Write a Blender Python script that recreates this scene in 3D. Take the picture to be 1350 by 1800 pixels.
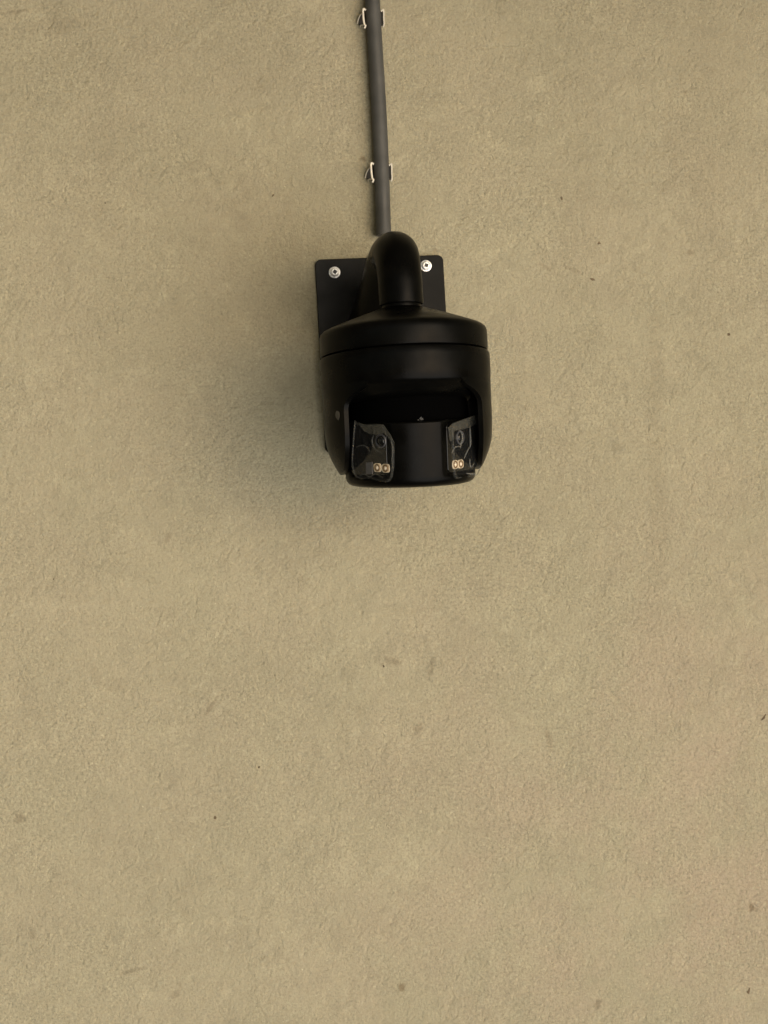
import bpy, bmesh, math, random
from mathutils import Vector, Matrix, noise

random.seed(7)
scene = bpy.context.scene
for o in list(bpy.data.objects):
    bpy.data.objects.remove(o)
col = scene.collection
R = math.radians

# ------------------------------------------------------------------ camera
F_PX = 298 / 0.15 * 5.0            # focal length in photo pixels (photo is 1350 x 1800)
EL, AZ, ROLL = R(7.5), R(7.0), R(3.2)
ZB = 2.35                          # height of the reference point on the housing axis
DW = 0.15                          # housing axis to wall
B = Vector((0, -DW, ZB))
dirB = Vector((math.sin(AZ) * math.cos(EL), math.cos(AZ) * math.cos(EL), math.sin(EL)))
CAM = B - 5.0 * dirB
yaw = AZ - 51.4 / F_PX
pit = EL - 257.5 / F_PX
fwd = Vector((math.sin(yaw) * math.cos(pit), math.cos(yaw) * math.cos(pit), math.sin(pit)))
right = Vector((math.cos(yaw), -math.sin(yaw), 0))
up = right.cross(fwd)
r2 = math.cos(ROLL) * right - math.sin(ROLL) * up
u2 = math.cos(ROLL) * up + math.sin(ROLL) * right
cam = bpy.data.cameras.new('camera')
cam_o = bpy.data.objects.new('camera', cam)
col.objects.link(cam_o)
cam_o.matrix_world = Matrix(((r2.x, u2.x, -fwd.x, CAM.x), (r2.y, u2.y, -fwd.y, CAM.y),
                             (r2.z, u2.z, -fwd.z, CAM.z), (0, 0, 0, 1)))
cam.sensor_fit = 'VERTICAL'
cam.sensor_height = 36.0
cam.lens = F_PX / 1800 * 36.0
cam.clip_end = 200
scene.camera = cam_o

# ------------------------------------------------------------------ light
BOUNCE_AZ, BOUNCE_EL = R(28), R(-18)       # azimuth to the right of straight out from the wall
w = bpy.data.worlds.new('World')
scene.world = w
w.use_nodes = True
nt = w.node_tree
sky = nt.nodes.new('ShaderNodeTexSky')
sky.sky_type = 'NISHITA'
sky.sun_disc = False
sky.sun_elevation = R(12)
bounce_dir = Vector((math.sin(BOUNCE_AZ) * math.cos(BOUNCE_EL), -math.cos(BOUNCE_AZ) * math.cos(BOUNCE_EL), math.sin(BOUNCE_EL)))
sky.sun_rotation = math.atan2(bounce_dir.x, bounce_dir.y)
nt.links.new(sky.outputs[0], nt.nodes['Background'].inputs[0])
nt.nodes['Background'].inputs[1].default_value = 0.05
bounce_lamp = bpy.data.lights.new('bounce_lamp', 'SUN')  # stands in for unseen ground bounce, so it shines up from below the horizon
bounce_lamp.energy = 1.5
bounce_lamp.angle = R(68)
bounce_lamp.color = (1.0, 0.96, 0.9)
bounce_lamp_o = bpy.data.objects.new('bounce_lamp', bounce_lamp)
col.objects.link(bounce_lamp_o)
bounce_lamp_o.rotation_euler = bounce_dir.to_track_quat('Z', 'Y').to_euler()
bounce_lamp_o.location = (2, -3, 4)
vs = scene.view_settings
vs.view_transform = 'Standard'
vs.look = 'None'
vs.gamma = 1
vs.use_curve_mapping = False
vs.exposure = 1.25

# ------------------------------------------------------------------ helpers
K = 0.15 / 298                     # metres per photo pixel at the housing axis


def P(x, d, v):
    """x px beside the axis, d px in front of it, photo row v on the axis plane."""
    return Vector((x * K, -DW - d * K, ZB + (640 - v) * K / math.cos(EL)))


def ray(u, v):
    return (fwd * F_PX + r2 * (u - 675) + u2 * (900 - v)).normalized()


def onplane(u, v, p, n):
    d = ray(u, v)
    return CAM + d * ((p - CAM).dot(n) / d.dot(n))


def W(u, v, y=0.0):
    return onplane(u, v, Vector((0, y, 0)), Vector((0, 1, 0)))


def link(name, verts, faces, m, parent=None, smooth=True, angle=35, loc=None):
    me = bpy.data.meshes.new(name)
    base = loc if loc is not None else (parent_origin(parent) if parent else Vector((0, 0, 0)))
    me.from_pydata([tuple(Vector(p) - base) for p in verts], [], faces)
    bm = bmesh.new(); bm.from_mesh(me)
    bmesh.ops.remove_doubles(bm, verts=bm.verts, dist=1e-6)
    bmesh.ops.recalc_face_normals(bm, faces=bm.faces)
    bm.to_mesh(me); bm.free()
    if smooth:
        for p in me.polygons:
            p.use_smooth = True
        me.set_sharp_from_angle(angle=R(angle))
    me.materials.append(m)
    o = bpy.data.objects.new(name, me)
    col.objects.link(o)
    if parent:
        o.parent = parent
    elif loc is not None:
        o.location = loc
    return o


def parent_origin(o):
    v = Vector((0, 0, 0))
    while o:
        v += o.location
        o = o.parent
    return v


def tag(o, label=None, cat=None, group=None, kind=None):
    if label: o['label'] = label
    if cat: o['category'] = cat
    if group: o['group'] = group
    if kind: o['kind'] = kind
    return o


def empty(name, loc):
    o = bpy.data.objects.new(name, None)
    o.empty_display_size = 0.02
    col.objects.link(o)
    o.location = loc
    return o


def lathe(profile, n=128, rf=None):
    """profile: (radius px, row v) from top to bottom round the housing axis."""
    vs_, fs = [], []
    for r, v in profile:
        for i in range(n):
            t = 2 * math.pi * i / n
            rr = rf(t, r, v) if rf else r
            vs_.append(P(rr * math.sin(t), rr * math.cos(t), v))
    for j in range(len(profile) - 1):
        for i in range(n):
            a, b = j * n + i, j * n + (i + 1) % n
            fs.append((a, b, b + n, a + n))
    fs.append(tuple(range(n)))
    m = (len(profile) - 1) * n
    fs.append(tuple(range(m, m + n)))
    return vs_, fs


def sweep(path, radii, n=16, caps=True, sx=1.0):
    vs_, fs = [], []
    path = [Vector(p) for p in path]
    prev = None
    for k, p in enumerate(path):
        t = (path[min(k + 1, len(path) - 1)] - path[max(k - 1, 0)]).normalized()
        if prev is None:
            a = Vector((1, 0, 0)) if abs(t.x) < 0.9 else Vector((0, 0, 1))
        else:
            a = prev
        a = (a - t * a.dot(t)).normalized()
        b = t.cross(a)
        prev = a
        r = radii[k] if isinstance(radii, (list, tuple)) else radii
        for i in range(n):
            q = 2 * math.pi * i / n
            vs_.append(p + a * (r * sx * math.cos(q)) + b * (r * math.sin(q)))
    for k in range(len(path) - 1):
        for i in range(n):
            x, y = k * n + i, k * n + (i + 1) % n
            fs.append((x, y, y + n, x + n))
    if caps:
        fs.append(tuple(range(n)))
        m = (len(path) - 1) * n
        fs.append(tuple(range(m, m + n)))
    return vs_, fs


def catmull(pts, sub=8):
    out = []
    pts = [tuple(p) for p in pts]
    ext = [pts[0]] + pts + [pts[-1]]
    for i in range(1, len(ext) - 2):
        p0, p1, p2, p3 = ext[i - 1:i + 3]
        for s in range(sub):
            t = s / sub
            out.append(tuple(0.5 * ((2 * b) + (-a + c) * t + (2 * a - 5 * b + 4 * c - d) * t * t +
                                    (-a + 3 * b - 3 * c + d) * t ** 3) for a, b, c, d in zip(p0, p1, p2, p3)))
    out.append(pts[-1])
    return out


def prism(outline, normal, thick, inset=0.0):
    """closed 3D outline pushed along normal, front edge inset for a small chamfer."""
    n = len(outline)
    c = sum((Vector(p) for p in outline), Vector()) / n
    a = [Vector(p) for p in outline]
    b = [p + normal * (thick - inset) for p in a]
    d = []
    for p in a:
        q = (c - p)
        d.append(p + q.normalized() * min(inset, q.length * .9) + normal * thick)
    v = a + b + d
    f = [tuple(range(n)), tuple(range(2 * n, 3 * n))]
    for i in range(n):
        j = (i + 1) % n
        f += [(i, j, n + j, n + i), (n + i, n + j, 2 * n + j, 2 * n + i)]
    return v, f


# ------------------------------------------------------------------ materials
def mat(name, color, rough=0.5, metal=0.0, spec=0.5, bump=None, alpha=1.0, rvar=0.0, cvar=0.0, scale=300):
    m = bpy.data.materials.new(name)
    m.use_nodes = True
    t = m.node_tree
    b = t.nodes['Principled BSDF']
    b.inputs['Base Color'].default_value = (*color, 1)
    b.inputs['Roughness'].default_value = rough
    b.inputs['Metallic'].default_value = metal
    b.inputs['Specular IOR Level'].default_value = spec
    b.inputs['Alpha'].default_value = alpha
    if bump or rvar or cvar:
        tc = t.nodes.new('ShaderNodeTexCoord')
        nz = t.nodes.new('ShaderNodeTexNoise')
        nz.inputs['Scale'].default_value = scale
        nz.inputs['Detail'].default_value = 4
        t.links.new(tc.outputs['Object'], nz.inputs['Vector'])
        if bump:
            bp = t.nodes.new('ShaderNodeBump')
            bp.inputs['Strength'].default_value = bump[0]
            bp.inputs['Distance'].default_value = bump[1]
            t.links.new(nz.outputs['Fac'], bp.inputs['Height'])
            t.links.new(bp.outputs[0], b.inputs['Normal'])
        if rvar:
            mr = t.nodes.new('ShaderNodeMapRange')
            mr.inputs[1].default_value = .3; mr.inputs[2].default_value = .7
            mr.inputs[3].default_value = rough - rvar; mr.inputs[4].default_value = rough + rvar
            n2 = t.nodes.new('ShaderNodeTexNoise')
            n2.inputs['Scale'].default_value = 45
            n2.inputs['Detail'].default_value = 6
            t.links.new(tc.outputs['Object'], n2.inputs['Vector'])
            t.links.new(n2.outputs['Fac'], mr.inputs[0])
            t.links.new(mr.outputs[0], b.inputs['Roughness'])
        if cvar:
            n3 = t.nodes.new('ShaderNodeTexNoise')
            n3.inputs['Scale'].default_value = 60
            n3.inputs['Detail'].default_value = 8
            t.links.new(tc.outputs['Object'], n3.inputs['Vector'])
            rp = t.nodes.new('ShaderNodeValToRGB')
            rp.color_ramp.elements[0].position = .35
            rp.color_ramp.elements[1].position = .7
            rp.color_ramp.elements[0].color = (*[c * (1 - cvar) for c in color], 1)
            rp.color_ramp.elements[1].color = (*[c * (1 + cvar) for c in color], 1)
            t.links.new(n3.outputs['Fac'], rp.inputs[0])
            t.links.new(rp.outputs[0], b.inputs['Base Color'])
    return m


M_black = mat('black_powder_coat', (0.0018, 0.0018, 0.0016), .32, 0, .06, bump=(.12, .0004), rvar=.08, cvar=.35, scale=1400)
M_plate = mat('black_painted_steel', (0.005, 0.005, 0.0045), .42, 0, .11, bump=(.2, .0006), rvar=.08, cvar=.3, scale=900)
M_gap = mat('shade_black', (0.0006, 0.0006, 0.0006), .85, 0, .02)  # near-black colour paints in the shade of the gap above the drum
M_glass = mat('black_glass', (0.003, 0.003, 0.003), .12, 0, .4)
M_conduit = mat('grey_brown_conduit', (0.059, 0.059, 0.055), .5, 0, .28, bump=(.2, .001), rvar=.1, cvar=.18, scale=500)
M_screw = mat('zinc_screw', (0.95, 0.95, 0.95), .3, .55, .5, bump=(.5, .0012), scale=700)
M_recess = mat('screw_recess', (0.03, 0.03, 0.03), .6)
M_clip = mat('pale_galvanised_clip', (0.62, 0.58, 0.49), .45, .15, .5, bump=(.3, .001), cvar=.2, scale=800)
M_clipdark = mat('clip_dark', (0.012, 0.011, 0.009), .6)  # dark tone of the strap and the filled gaps
M_film = mat('clear_film', (0.2, 0.2, 0.19), .16, 0, .35, bump=(.9, .003), alpha=.04, scale=160)
M_filmedge = mat('film_edge', (0.10, 0.10, 0.09), .3, 0, .4, bump=(.8, .002), alpha=.24, scale=300)
M_crease_glint = mat('crease_glint', (0.20, 0.20, 0.185), .35, 0, .4, alpha=.36)  # pale colour paints reflection streaks onto the right film's creases
M_filmband = mat('film_adhesive_band', (0.075, 0.073, 0.06), .4, 0, .4, bump=(.9, .002), alpha=.5, cvar=.3, scale=260)
M_led = mat('led_board', (0.60, 0.50, 0.36), .4, .1, .5, cvar=.4)
M_ledring = mat('led_ring', (0.20, 0.125, 0.06), .35, .4, .5)
M_ledlens = mat('led_lens', (0.72, 0.62, 0.48), .15, 0, .6)
M_grey = mat('grey_sensor', (0.055, 0.055, 0.06), .35, 0, .5)
M_logo = mat('grey_print', (0.03, 0.03, 0.029), .6)
M_scuff = mat('scuff', (0.06, 0.055, 0.045), .7, cvar=.5)


# chips and stains seen on the wall: (u, v, half width px, half height px, tilt deg, strength)
spots = [(480, 343, 5, 2, 50, .85), (987, 349, 3, 5, 20, .85), (1053, 427, 4, 4, 0, .7), (1041, 491, 7, 3, -20, .8),
         (1005, 473, 16, 4, -30, .35), (1281, 588, 5, 4, 0, .6), (35, 1438, 9, 8, 0, .42), (1342, 1262, 12, 3, 50, .75),
         (966, 1300, 5, 18, 5, .38), (1316, 1742, 4, 9, -20, .6), (1051, 1766, 6, 8, 0, .5), (378, 1437, 4, 5, 0, .6),
         (308, 1748, 8, 5, 20, .4), (231, 1707, 22, 3, 8, .38), (94, 1018, 2, 2, 0, .9), (365, 1505, 3, 6, -30, .5),
         (690, 1162, 14, 5, -20, .42), (758, 1172, 5, 14, -15, .4), (674, 1171, 3, 3, 0, .7), (735, 1282, 6, 11, -30, .35),
         (960, 470, 14, 3, -35, .3), (1155, 800, 14, 230, -6.4, .13), (1235, 260, 55, 270, -6.4, .07), (1010, 300, 34, 290, -6.4, .06), (372, 1240, 16, 3, 50, .42), (295, 946, 5, 8, -20, .35),
         (316, 1156, 4, 5, 0, .5), (170, 1190, 8, 20, 12, .16), (185, 357, 3, 2, 0, .7), (910, 642, 5, 5, 0, .4),
         (205, 1205, 18, 12, 0, .15), (1200, 1420, 6, 3, 0, .5), (1066, 1536, 5, 5, 0, .4), (100, 45, 46, 14, 0, .18),
         (270, 1325, 5, 3, 0, .5), (455, 1349, 4, 3, 20, .6), (200, 250, 40, 45, 0, .10), (25, 21, 34, 3, 3, .28)]
HARD = [q for q in spots if q[5] > .55]
SOFT = [q for q in spots if q[5] <= .55 and q[2] * q[3] > 30]


def wall_material():
    m = bpy.data.materials.new('tan_stucco')
    m.use_nodes = True
    t = m.node_tree
    N = t.nodes.new
    L = t.links.new
    b = t.nodes['Principled BSDF']
    b.inputs['Roughness'].default_value = .85
    b.inputs['Specular IOR Level'].default_value = .25
    tc = N('ShaderNodeTexCoord')

    def nz(scale, detail=4, rough=.55, dist=0.0, vec=None, off=0.0):
        n = N('ShaderNodeTexNoise')
        n.inputs['Scale'].default_value = scale
        n.inputs['Detail'].default_value = detail
        n.inputs['Roughness'].default_value = rough
        n.inputs['Distortion'].default_value = dist
        if vec is None:
            mp = N('ShaderNodeMapping')
            mp.inputs['Location'].default_value = (off, off * 1.7, off * .3)
            L(tc.outputs['Object'], mp.inputs[0])
            vec = mp.outputs[0]
        L(vec, n.inputs['Vector'])
        return n.outputs['Fac']

    def mapr(x, a, c, lo, hi):
        n = N('ShaderNodeMapRange')
        n.inputs[1].default_value = a; n.inputs[2].default_value = c
        n.inputs[3].default_value = lo; n.inputs[4].default_value = hi
        L(x, n.inputs[0])
        return n.outputs[0]

    def mth(op, x, y):
        n = N('ShaderNodeMath'); n.operation = op
        for i, q in enumerate((x, y)):
            if isinstance(q, (int, float)): n.inputs[i].default_value = q
            else: L(q, n.inputs[i])
        return n.outputs[0]

    def mix(fac, ca, cb):
        n = N('ShaderNodeMix'); n.data_type = 'RGBA'
        L(fac, n.inputs[0])
        for i, q in ((6, ca), (7, cb)):
            if isinstance(q, tuple): n.inputs[i].default_value = (*q, 1)
            else: L(q, n.inputs[i])
        return n.outputs[2]

    base = (0.380, 0.348, 0.240)
    c = mix(mapr(nz(3.2, 5, .6, off=3), .35, .68, 0, 1), tuple(x * .985 for x in base), tuple(x * 1.015 for x in base))
    c = mix(mapr(nz(26, 6, .65, .4, off=11), .42, .72, 0, .4), c, tuple(x * 1.07 for x in base))
    mps = N('ShaderNodeMapping'); mps.inputs['Scale'].default_value = (1.2, 1, 5.0)
    L(tc.outputs['Object'], mps.inputs[0])
    c = mix(mapr(nz(3.0, 5, .6, .4, vec=mps.outputs[0]), .40, .66, 0, .5), c, tuple(x * .94 for x in base))
    # trowelled mottling
    c = mix(mapr(nz(46, 6, .72, .5, off=51), .49, .66, 0, .7), c, tuple(x * .85 for x in base))
    c = mix(mapr(nz(38, 6, .75, .5, off=61), .53, .68, 0, .75), c, tuple(x * 1.17 for x in base))
    # pinker patches where an older coat shows through
    pc_ = W(1290, 1560)
    ln = N('ShaderNodeVectorMath'); ln.operation = 'DISTANCE'
    L(tc.outputs['Object'], ln.inputs[0]); ln.inputs[1].default_value = (pc_.x, 0, pc_.z)
    pk = mth('MULTIPLY', mapr(nz(9, 6, .7, off=21), .40, .62, 0, 1), mapr(ln.outputs['Value'], .08, .42, .5, .10))
    c = mix(pk, c, (0.445, 0.348, 0.262))
    # fine sand grain
    rough_zone = mapr(nz(8, 5, .65, off=41), .38, .62, .35, 1.0)
    c = mix(mth('MULTIPLY', mapr(nz(430, 3, .7), .36, .52, .75, 0), rough_zone), c, tuple(x * .62 for x in base))
    c = mix(mth('MULTIPLY', mapr(nz(330, 3, .7, off=7), .54, .70, 0, .8), rough_zone), c, tuple(x * 1.36 for x in base))
    c = mix(mapr(nz(260, 2, .5, off=17), .70, .76, 0, .6), c, tuple(x * 1.6 for x in base))
    c = mix(mapr(nz(150, 3, .6, off=23), .69, .76, 0, .5), c, tuple(x * .55 for x in base))
    # small dirt flecks
    vo = N('ShaderNodeTexVoronoi'); vo.inputs['Scale'].default_value = 16
    vo.inputs['Randomness'].default_value = 1
    dm = N('ShaderNodeMix'); dm.data_type = 'VECTOR'
    nv = N('ShaderNodeTexNoise'); nv.inputs['Scale'].default_value = 140; nv.inputs['Detail'].default_value = 3
    L(tc.outputs['Object'], nv.inputs['Vector'])
    dm.inputs[0].default_value = .012
    L(tc.outputs['Object'], dm.inputs[4]); L(nv.outputs['Color'], dm.inputs[5])
    L(dm.outputs[1], vo.inputs['Vector'])
    sepc = N('ShaderNodeSeparateColor'); L(vo.outputs['Color'], sepc.inputs[0])
    fl = mth('MULTIPLY', mapr(vo.outputs['Distance'], .035, .075, 1, 0), mapr(sepc.outputs[0], .55, .75, 0, .6))
    c = mix(fl, c, (0.16, 0.115, 0.062))
    sx = N('ShaderNodeSeparateXYZ'); L(tc.outputs['Object'], sx.inputs[0])
    wn = N('ShaderNodeTexNoise'); wn.inputs['Scale'].default_value = 260; wn.inputs['Detail'].default_value = 4
    L(tc.outputs['Object'], wn.inputs['Vector'])
    acc = None
    for (u, v, hw, hh, tilt, st) in SOFT:
        p = W(u, v)
        k = K * 1.03
        a = R(tilt) + ROLL
        dx = mth('SUBTRACT', sx.outputs[0], p.x); dz = mth('SUBTRACT', sx.outputs[2], p.z)
        e1 = mth('DIVIDE', mth('ADD', mth('MULTIPLY', dx, math.cos(a)), mth('MULTIPLY', dz, math.sin(a))), hw * k)
        e2 = mth('DIVIDE', mth('SUBTRACT', mth('MULTIPLY', dz, math.cos(a)), mth('MULTIPLY', dx, math.sin(a))), hh * k)
        d = mth('ADD', mth('MULTIPLY', e1, e1), mth('MULTIPLY', e2, e2))
        d = mth('ADD', d, mapr(wn.outputs['Fac'], .3, .7, -.9, 1.3))
        s = mapr(d, .1, 2.2, st * .78, 0)
        acc = s if acc is None else mth('MAXIMUM', acc, s)
    c = mix(acc, c, (0.10, 0.066, 0.034))
    L(c, b.inputs['Base Color'])

    # relief: trowel drag, sand grain
    mp = N('ShaderNodeMapping')
    mp.inputs['Rotation'].default_value = (0, R(-35), 0)
    L(tc.outputs['Object'], mp.inputs[0])
    mp2 = N('ShaderNodeMapping')
    mp2.inputs['Scale'].default_value = (1.9, 1, 1)
    L(mp.outputs[0], mp2.inputs[0])
    drag = mth('SUBTRACT', nz(40, 6, .66, .2, vec=mp2.outputs[0]), .5)
    grain = mth('SUBTRACT', nz(300, 5, .78, off=1), .5)
    lump = mth('SUBTRACT', nz(105, 4, .6, .6, off=4), .5)
    mask = mapr(nz(12, 4, .6, off=9), .40, .60, .86, 1.0)
    mask2 = mapr(nz(19, 4, .6, off=13), .46, .66, .15, 1.0)
    h = mth('ADD', mth('MULTIPLY', mth('MULTIPLY', grain, .0026), mask), mth('MULTIPLY', mth('MULTIPLY', drag, .0036), mask2))
    # flaked edges and small pits
    h = mth('SUBTRACT', h, mth('MULTIPLY', mapr(nz(62, 4, .65, .6, off=71), .58, .69, 0, 1), .00062))
    h = mth('ADD', h, mth('MULTIPLY', mth('MULTIPLY', lump, .0036), mapr(nz(17, 3, .5, off=31), .38, .62, .45, 1.0)))
    bp = N('ShaderNodeBump')
    bp.inputs['Strength'].default_value = 1.0
    bp.inputs['Distance'].default_value = 1.0
    L(h, bp.inputs['Height'])
    L(bp.outputs[0], b.inputs['Normal'])
    return m


M_wall = wall_material()
M_added_eave = mat('added_eave_tone', (0.30, 0.26, 0.18), .8, bump=(.3, .002), cvar=.1)  # tone of the eave added to shade the wall


# ------------------------------------------------------------------ setting
def box(x0, x1, y0, y1, z0, z1):
    v = [(x, y, z) for x in (x0, x1) for y in (y0, y1) for z in (z0, z1)]
    f = [(0, 1, 3, 2), (4, 6, 7, 5), (0, 4, 5, 1), (2, 3, 7, 6), (0, 2, 6, 4), (1, 5, 7, 3)]
    return v, f


wall = link('stucco_wall', *box(-5, 5, 0, .2, 0, 2.9), M_wall, smooth=False)
tag(wall, 'tan sand-finished stucco wall behind the black camera', 'wall', kind='structure')
eave = link('added_eave', *box(-5, 5, -1.4, .2, 2.902, 3.02), M_added_eave, smooth=False)  # out-of-view slab added to block light from the top of the wall
tag(eave, 'unseen eave added above the stucco wall to darken its top', 'added shade', kind='structure')

# flecks of dirt and chips stuck in the stucco
M_fleck = mat('dirt_fleck', (0.12, 0.088, 0.052), .9, cvar=.3)
for k_, (u, v, hw, hh, tilt, st) in enumerate(HARD):
    o = []
    for i in range(9):
        a = 2 * math.pi * i / 9
        g = .62 * (1 + .9 * noise.noise(Vector((math.cos(a) * 1.3 + k_ * 3.7, math.sin(a) * 1.3, k_))))
        x, y = hw * g * math.cos(a), hh * g * math.sin(a)
        t_ = R(tilt)
        o.append(W(u + x * math.cos(t_) + y * math.sin(t_), v - x * math.sin(t_) + y * math.cos(t_), .0003))
    link('dirt_fleck', *prism(o, Vector((0, -1, 0)), .0006, .0002), M_fleck, wall, smooth=False)

# ------------------------------------------------------------------ conduit
cy = -0.0082
top_px, end_px = W(655.5, 0, cy), W(675, 414, cy)
ctop = top_px + (top_px - end_px).normalized() * ((2.9 - top_px.z) / abs((top_px - end_px).normalized().z) - .002)
cr = 13.6 * K * 1.03
conduit = empty('conduit', end_px)
tag(conduit, 'thin grey-brown conduit running down the wall to the camera bracket', 'conduit')
path = []
for i in range(41):
    t = i / 40
    p = ctop.lerp(end_px, t)
    path.append(p + Vector((.0007 * math.sin(9 * t + 1), 0, 0)))
vo_, fo_ = sweep(path, cr, 28, caps=False)
vi_, fi_ = sweep(path, cr * .84, 28, caps=False)
n0 = len(vo_)
fs = fo_ + [tuple(i + n0 for i in f) for f in fi_]
m0 = n0 - 28
for i in range(28):
    j = (i + 1) % 28
    fs.append((m0 + i, m0 + j, n0 + m0 + j, n0 + m0 + i))
    fs.append((i, j, n0 + j, n0 + i))
link('tube', vo_ + vi_, fs, M_conduit, conduit)



# ------------------------------------------------------------------ clips
def clip(cu, cv, label):
    c0 = W(cu, cv, 0)
    e = empty('conduit_clip', c0)
    tag(e, label, 'clip', 'conduit clips')
    k = K * 1.03

    def q(du, dv, y):
        return W(cu + du, cv + dv, y)
    wr = 1.55 * k
    # backing strap that passes behind the conduit
    o = [q(-19, -12, -.0006), q(17, -13, -.0006), q(18, 13, -.0006), q(-18, 14, -.0006)]
    link('strap', *prism(o, Vector((0, -1, 0)), .0012, .0003), M_clipdark, e, smooth=False)
    # left ear: upright bar with hooked ends, and a bowed leg back to the wall
    bar = catmull([q(-13.5, -14.5, -.0125), q(-17, -17, -.0125), q(-18.5, -14, -.0125), q(-17.6, 0, -.0125), q(-16, 10, -.0125),
                   q(-14, 12.5, -.0125), q(-16, 17, -.0118)], 5)
    link('bar', *sweep([Vector(p) for p in bar], wr, 10, sx=1.15), M_clip, e)
    bow = catmull([q(-18.5, -9, -.0115), q(-22.5, -7, -.008), q(-26.5, 1, -.005), q(-28.5, 9, -.002)], 5)
    link('leg', *sweep([Vector(p) for p in bow], wr * .75, 8), M_clip, e)
    foot = catmull([q(-15, 12.5, -.0118), q(-19, 11.5, -.008), q(-23, 12.5, -.004), q(-23.5, 15, -.001)], 5)
    link('foot', *sweep([Vector(p) for p in foot], wr * .75, 8), M_clip, e)
    o = [q(-25, -4, -.002), q(-18, -12, -.002), q(-16, 12, -.002), q(-26, 12, -.002)]
    link('dark_fill', *prism(o, Vector((0, -1, 0)), .0025, .0004), M_clipdark, e, smooth=False)  # dark plate filling the gap inside the ear
    # right ear, mostly hidden behind the conduit
    rb = catmull([q(13.5, -12.5, -.011), q(16.5, -15.5, -.0115), q(17.8, -14, -.0118), q(18, 0, -.0118), q(18.4, 10, -.0118), q(17, 15, -.0112)], 5)
    link('bar', *sweep([Vector(p) for p in rb], wr * .9, 10), M_clip, e)
    o = [q(10, -9, -.006), q(18, -9, -.006), q(18, 10, -.006), q(10, 10, -.006)]
    link('dark_fill', *prism(o, Vector((0, -1, 0)), .004, .0004), M_clipdark, e, smooth=False)  # dark plate filling the gap beside the conduit


clip(656.5, 32.5, 'upper pale metal clip near the top end of the grey conduit')
clip(670.5, 303.5, 'lower pale metal clip on the conduit just above the camera bracket')

# ------------------------------------------------------------------ security camera
root = empty('security_camera', Vector((0, 0, ZB)))
tag(root, 'black wall-mounted dual-lens security camera hanging from a gooseneck bracket', 'security camera')

# mounting plate on the wall
TL, TR, BL = W(553, 459, 0), W(777.5, 447.5, 0), W(571.5, 797, 0)
px0, px1, pz1, pz0 = (TL.x + BL.x) / 2, TR.x, (TL.z + TR.z) / 2, BL.z
rr = .0055
out = []
for cx_, cz_, a0 in ((px1 - rr, pz1 - rr, 0), (px0 + rr, pz1 - rr, 90), (px0 + rr, pz0 + rr, 180), (px1 - rr, pz0 + rr, 270)):
    for s in range(7):
        a = R(a0 + 15 * s)
        out.append(Vector((cx_ + rr * math.cos(a), -.0004, cz_ + rr * math.sin(a))))
link('mounting_plate', *prism(out, Vector((0, -1, 0)), .004, .0006), M_plate, root, angle=25)


# screws
def screw(u, v, spin):
    c = W(u, v, -.0045)
    vs_, fs = [], []
    prof = [(10.4, 0), (10.6, .0007), (10.0, .0012), (8.4, .0014), (8.2, .0024), (7.2, .0036), (5.2, .0043)]
    n = 32
    for k_, (r_, y_) in enumerate(prof):
        for i in range(n):
            a = 2 * math.pi * i / n
            rad = r_ * (1 + .03 * noise.noise(Vector((math.cos(a) * 2, math.sin(a) * 2, u))))
            vs_.append(c + Vector((math.cos(a) * rad * K, -y_, math.sin(a) * rad * K)))
    for j in range(len(prof) - 1):
        for i in range(n):
            a, b = j * n + i, j * n + (i + 1) % n
            fs.append((a, b, b + n, a + n))
    fs.append(tuple(range((len(prof) - 1) * n, len(prof) * n)))
    s = link('screw', vs_, fs, M_screw, root, angle=30)
    o = []
    for i in range(4):
        a = R(90 * i + spin)
        o.append(c + Vector((math.cos(a) * 4.7 * K, -.0042, math.sin(a) * 4.7 * K)))
    link('recess', *prism(o, Vector((0, -1, 0)), .0003), M_recess, s, smooth=False)


screw(588, 479, 5)
screw(748.5, 467.5, 25)

# gooseneck bracket arm
gp = [(4, 533), (40, 524), (90, 502), (145, 472), (190, 449), (228, 438), (262, 443), (286, 462), (296, 490), (298, 512), (298, 534)]
gr = [64, 60, 56, 50, 46, 42.5, 40.5, 39.5, 39, 39, 39]
pp = catmull([(a, b, c_) for (a, b), c_ in zip(gp, gr)], 5)
path = [P(0, d - 298, v) for d, v, r_ in pp]
vs_, fs = sweep(path, [r_ * K for _, _, r_ in pp], 40, caps=False)
# turn the lower lip in so the mouth of the arm has an edge
n = 40
last = vs_[-n:]
cc = sum(last, Vector()) / n
for dz, s in ((-.0006, .985), (-.0009, .94), (.002, .90)):
    b0 = len(vs_) - n
    vs_ += [cc + (p - cc) * s + Vector((0, 0, dz)) for p in last]
    for i in range(n):
        j = (i + 1) % n
        fs.append((b0 + i, b0 + j, b0 + n + j, b0 + n + i))
link('bracket_arm', vs_, fs, M_black, root, angle=40)
fl = [P(0, 0, 533) + Vector((math.cos(2 * math.pi * i / 40) * 60 * K, 0, math.sin(2 * math.pi * i / 40) * 60 * K)) for i in range(40)]
for p in fl: p.y = -.0042
link('arm_flange', *prism(fl, Vector((0, -1, 0)), .004, .001), M_black, root)
link('collar', *lathe([(33, 530), (34.5, 536), (34.5, 541), (31.5, 543), (31, 562)], 64), M_black, root)

# top cap: shallow cone with a rolled rim
link('cap', *lathe([(30, 540), (47, 545), (80, 556), (110, 566.5), (134, 575.5), (141, 579), (145.5, 583), (147.3, 588), (147.6, 594),
                    (147.6, 619), (146.8, 623), (143, 624.5)], 144), M_black, root, angle=30)
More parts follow.
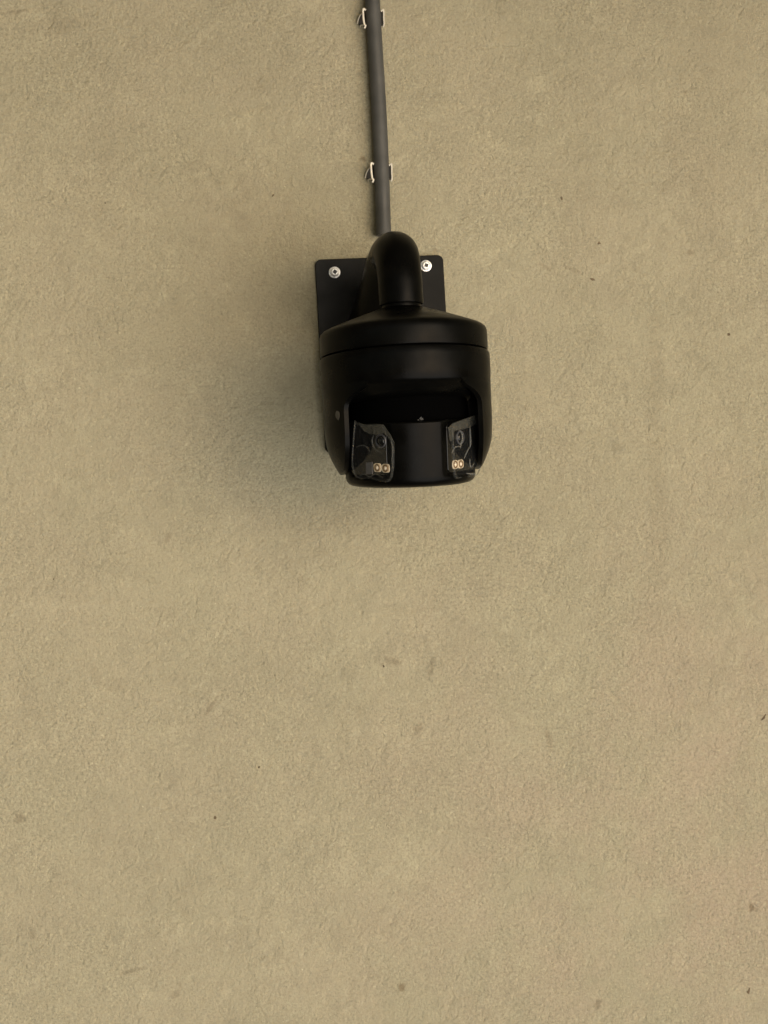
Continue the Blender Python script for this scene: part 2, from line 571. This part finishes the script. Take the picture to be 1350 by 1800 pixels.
# main housing below the seam
link('housing', *lathe([(142, 624), (145.5, 625.2), (148.6, 627), (150, 630.5), (150.2, 640), (149.6, 665), (148.6, 682), (146.6, 686.5),
                        (142, 690), (135, 697), (127, 704.5), (118, 708.5), (100, 710), (60, 711)], 144), M_black, root, angle=30)
# inner hub, coloured near-black to paint in the shade of the gap
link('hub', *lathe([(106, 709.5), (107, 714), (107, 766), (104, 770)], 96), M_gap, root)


# fork arms hugging the drum
def fork(s):
    levels = [(682, 148.9, 132, 80), (694, 148.6, 126, 92), (699, 148.5, 116, 102), (704, 148.4, 104, 110), (710, 148.3, 96, 116),
              (716, 148.2, 92, 119.5), (723, 148.15, 91, 121.2), (730, 148.1, 90, 121.5), (745, 147.6, 89), (765, 146.6, 86), (780, 144.6, 82), (793, 141, 77),
              (804, 136.5, 71), (813, 132.2, 62), (820, 128.6, 51), (825, 125.6, 37), (827.2, 123.6, 22)]
    vs_, fs = [], []
    na = 18
    for v, Rr, yh, *q_ in levels:
        x0 = q_[0] if q_ else 121.5
        xin = x0 - 8
        a = min(math.acos(min(1, x0 / Rr)) if Rr > x0 else .02, math.asin(min(1, yh / Rr)))
        ring = []
        for i in range(na):
            t = -a + 2 * a * i / (na - 1)
            ring.append((Rr * math.cos(t), Rr * math.sin(t)))
        ye = Rr * math.sin(a)
        xi = min(xin, Rr - 6)
        ring.append((xi, max(ye - 2.4, 3)))
        ring.append((xi, -max(ye - 2.4, 3)))
        for x, y in ring:
            vs_.append(P(s * x, y, v))
    m_ = na + 2
    for k in range(len(levels) - 1):
        for i in range(m_):
            j = (i + 1) % m_
            fs.append((k * m_ + i, k * m_ + j, (k + 1) * m_ + j, (k + 1) * m_ + i))
    fs.append(tuple(range(m_)))
    fs.append(tuple(range((len(levels) - 1) * m_, len(levels) * m_)))
    o = link('fork_arm', vs_, fs, M_black, root, angle=28)
    # pivot boss between fork arm and drum
    a = [P(s * x, 0, 795) for x in (108, 119)]
    link('pivot', *sweep(a, [26 * K, 28 * K], 32), M_gap, o)
    return o


armL = fork(-1)
armR = fork(1)
# pale scuff on the left arm
o = []
for i in range(10):
    a = 2 * math.pi * i / 10
    th = R(-62 + 2.6 * math.cos(a) * (1 + 1.2 * noise.noise(Vector((i, 3.1, 0)))))
    v = 733 + 7 * math.sin(a) * (1 + 1.1 * noise.noise(Vector((i * 1.7, 0, 2))))
    o.append(P(148.6 * math.sin(th), 148.6 * math.cos(th), v))
nn = P(math.sin(R(-62)), math.cos(R(-62)), 733) - P(0, 0, 733)
link('scuff', *prism(o, nn.normalized(), .0002), M_scuff, armL, smooth=False)

# drum with two flat window facets
PHI, HALF, RD = 50, 27, 114.0
TILT = Matrix.Rotation(R(10), 3, 'X')      # drum looks slightly down
PIV = P(0, 0, 795)
ZU = TILT @ Vector((0, 0, 1))


def T(p):
    return PIV + TILT @ (Vector(p) - PIV)


rc = RD * math.cos(R(HALF))


def drum_r(t, r, v):
    d = math.degrees(t)
    d = d - 360 if d > 180 else d
    flat = max(0, min(1, (833 - v) / 4)) * max(0, min(1, (v - 735) / 2))
    for c in (-PHI, PHI):
        q = d - c
        if abs(q) < HALF and r > rc:
            rf_ = rc / math.cos(R(q))
            return min(r, rf_ * flat + r * (1 - flat))
    return r


dv, df = lathe([(96, 735), (108, 735.6), (112.4, 736.8), (113.8, 738.8), (114, 742), (114, 790), (114, 828), (114, 832), (113.8, 836), (112.6, 841),
                (109.5, 845.5), (104, 848.5), (94, 850.5), (76, 851.5), (40, 852)], 240, drum_r)
drum = link('drum', [T(p) for p in dv], df, M_black, root, angle=30)


def facet(c):
    n_ = TILT @ Vector((math.sin(R(c)), -math.cos(R(c)), 0))
    p_ = PIV + n_ * (rc * K) + ZU * (10 * K)
    s_ = TILT @ Vector((math.cos(R(c)), math.sin(R(c)), 0))
    return p_, n_, s_


def rounded(p_, s_, hw, hh, r_, off):
    o = []
    for sx_, sz_, a0 in ((1, 1, 0), (-1, 1, 90), (-1, -1, 180), (1, -1, 270)):
        for k in range(6):
            a = R(a0 + 18 * k)
            o.append(p_ + s_ * ((sx_ * (hw - r_) + r_ * math.cos(a)) * K) + ZU * ((sz_ * (hh - r_) + r_ * math.sin(a)) * K) + off)
    return o


def disc(c, n_, r_, h0, h1, name, m, parent, dome=False, n=24):
    s_ = ZU.cross(n_).normalized()
    z_ = ZU
    prof = [(r_, h0), (r_, h1)] + ([(r_ * .85, h1 + r_ * .22), (r_ * .6, h1 + r_ * .4), (r_ * .3, h1 + r_ * .5), (.05, h1 + r_ * .52)] if dome else [(r_ * .9, h1 + .3)])
    vs_, fs = [], []
    for rr_, h in prof:
        for i in range(n):
            a = 2 * math.pi * i / n
            vs_.append(c + n_ * (h * K) + s_ * (rr_ * K * math.cos(a)) + z_ * (rr_ * K * math.sin(a)))
    for j in range(len(prof) - 1):
        for i in range(n):
            a, b = j * n + i, j * n + (i + 1) % n
            fs.append((a, b, b + n, a + n))
    fs.append(tuple(range((len(prof) - 1) * n, len(prof) * n)))
    return link(name, vs_, fs, m, parent)


def ring(c, n_, R_, r_, h, name, m, parent, n=28):
    s_ = ZU.cross(n_).normalized()
    pts = [c + n_ * (h * K) + s_ * (R_ * K * math.cos(2 * math.pi * i / n)) + ZU * (R_ * K * math.sin(2 * math.pi * i / n)) for i in range(n)]
    vs_, fs = [], []
    for i, p in enumerate(pts):
        rad = (p - c - n_ * (h * K)).normalized()
        for k in range(8):
            a = 2 * math.pi * k / 8
            vs_.append(p + rad * (r_ * K * math.cos(a)) + n_ * (r_ * K * math.sin(a)))
    for i in range(n):
        for k in range(8):
            fs.append((i * 8 + k, i * 8 + (k + 1) % 8, ((i + 1) % n) * 8 + (k + 1) % 8, ((i + 1) % n) * 8 + k))
    return link(name, vs_, fs, m, parent)


def module(c, lens_px, led_px, film_px, band_px, creases, sensor_px):
    p_, n_, s_ = facet(c)
    link('window', *prism(rounded(p_ + s_ * ((5 if c > 0 else -2) * K), s_, 43, 43, 9, -n_ * (.2 * K)), n_, 1.6 * K, .6 * K), M_glass, drum, angle=25)
    top = p_ + n_ * (1.4 * K)

    def on(u, v, h=0.0):
        return onplane(u, v, top + n_ * (h * K), n_)
    lc = on(*lens_px)
    ring(lc, n_, 11, 1.6, 1.0, 'lens_ring', M_grey, drum)
    disc(lc, n_, 9.4, 0, .8, 'lens', M_glass, drum, dome=True)
    ring(lc, n_, 5.5, .8, 4.6, 'lens_ring', M_gap, drum)
    # pair of infrared emitters on a pale board
    for k, (u, v) in enumerate(led_px):
        q = on(u, v)
        sq = rounded(q, s_, 9.2, 7.6, 5.0, Vector((0, 0, 0)))
        link('emitter_board', *prism(sq, n_, 1.2 * K, .4 * K), M_led, drum, angle=25)
        ring(q, n_, 5.4, 1.3, 1.4, 'emitter_ring', M_ledring, drum)
        disc(q, n_, 3.2, 1.0, 1.6, 'emitter_lens', M_ledlens, drum, dome=True)
    if sensor_px:
        link('sensor', *prism([on(u, v) for u, v in sensor_px], n_, 1.5 * K, .4 * K), M_grey, drum, smooth=False)
    # protective film: loose sheet with a lifted edge
    ol = [Vector(p) for p in catmull([on(u, v, 0) for u, v in film_px + film_px[:1]], 4)][:-1]
    n = len(ol)
    cen = sum(ol, Vector()) / n

    def sheet(fr, hts, amp):
        vs_, fs = [], []
        for f_, h in zip(fr, hts):
            for p in ol:
                q = cen + (p - cen) * f_
                z_ = noise.noise(q * 90) * amp + noise.noise(q * 260 + Vector((3, 1, 0))) * amp * .5
                vs_.append(q + n_ * ((h + abs(z_)) * K))
        for j in range(len(fr) - 1):
            for i in range(n):
                a, b = j * n + i, j * n + (i + 1) % n
                fs.append((a, b, b + n, a + n))
        return vs_, fs
    vs_, fs = sheet([.93, .84, .72, .58, .42, .25, .08], [8.5, 8.2, 8, 8, 8, 8, 8], 2.4)
    fs.append(tuple(range(6 * n, 7 * n)))
    link('film', vs_, fs, M_film, drum, angle=60)
    vs_, fs = sheet([1.0, 1.0, .985, .95, .925], [5.5, 7.5, 9.5, 10, 8.6], 1.2)
    link('film_edge', vs_, fs, M_filmedge, drum, angle=60)
    bo = [on(u, v, 8.2) for u, v in band_px]
    link('film_band', *prism(bo, n_, 1.4 * K, .5 * K), M_filmband, drum, smooth=False)
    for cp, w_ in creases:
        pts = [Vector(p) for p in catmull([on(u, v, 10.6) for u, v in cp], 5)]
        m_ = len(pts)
        link('crease', *sweep(pts, [w_ * K * (.35 + .65 * math.sin(math.pi * (i + .5) / m_)) for i in range(m_)], 8), M_crease_glint if c > 0 else M_filmedge, drum)


module(-PHI, (670, 775), [(664, 822), (678.5, 823)],
       [(629, 739), (640, 745), (674, 745), (684, 757), (692, 769), (697, 783), (697, 815), (694, 838), (686, 847), (672, 845), (655, 841), (640, 842), (629, 835), (624, 815), (625, 785)],
       [(630, 742), (642, 747), (674, 746), (686, 763), (694, 779), (688, 772), (676, 761), (664, 764), (650, 763), (640, 757), (633, 748)],
       [([(657, 765), (654, 775), (657, 786), (664, 793), (674, 796)], 1.5), ([(626, 786), (636, 783), (645, 786), (650, 794)], 1.4),
        ([(687, 770), (690, 790), (688, 812)], 1.2), ([(632, 837), (640, 833), (650, 838), (660, 833), (672, 840)], 1.3)],
       [(644, 813), (655, 812), (656, 833), (644, 834)])
module(PHI, (808, 769), [(799.5, 816.5), (809, 815.5)],
       [(786.5, 754), (789, 747), (800, 741), (818, 736), (834, 728), (838, 735), (838.5, 770), (837.5, 810), (834, 832), (824, 838), (806, 840), (792.5, 839), (789, 800)],
       [(787.5, 752), (795, 744), (812, 738), (833, 730), (837, 737), (836, 746), (822, 752), (808, 756), (797, 757), (796, 772), (791, 776), (789, 765)],
       [([(808, 756), (812, 763), (813, 772), (810, 780), (809.5, 788)], 1.5), ([(826, 751), (826.5, 763), (827, 778), (826, 787)], 1.6),  # leading ridges stand in for glass reflections
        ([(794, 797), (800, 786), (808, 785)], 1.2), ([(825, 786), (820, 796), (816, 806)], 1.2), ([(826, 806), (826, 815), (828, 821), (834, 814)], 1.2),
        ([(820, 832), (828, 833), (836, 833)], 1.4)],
       None)

# small printed mark on the hub, just above the drum


def hubp(u, v):
    return onplane(u, v, P(0, 107.4, 735), Vector((0, 1, 0)))


hub = bpy.data.objects['hub']
for tri in ([(737, 736), (740.5, 732), (741.5, 734.5), (738.5, 737)], [(741, 735), (743, 734.5), (744.5, 737.5), (742, 738.5), (738, 738)],
            [(734, 737.5), (737, 737.3), (736.5, 739), (734.3, 739)]):
    link('printed_mark', *prism([hubp(u, v) for u, v in tri], Vector((0, -1, 0)), .0002), M_logo, hub, smooth=False)
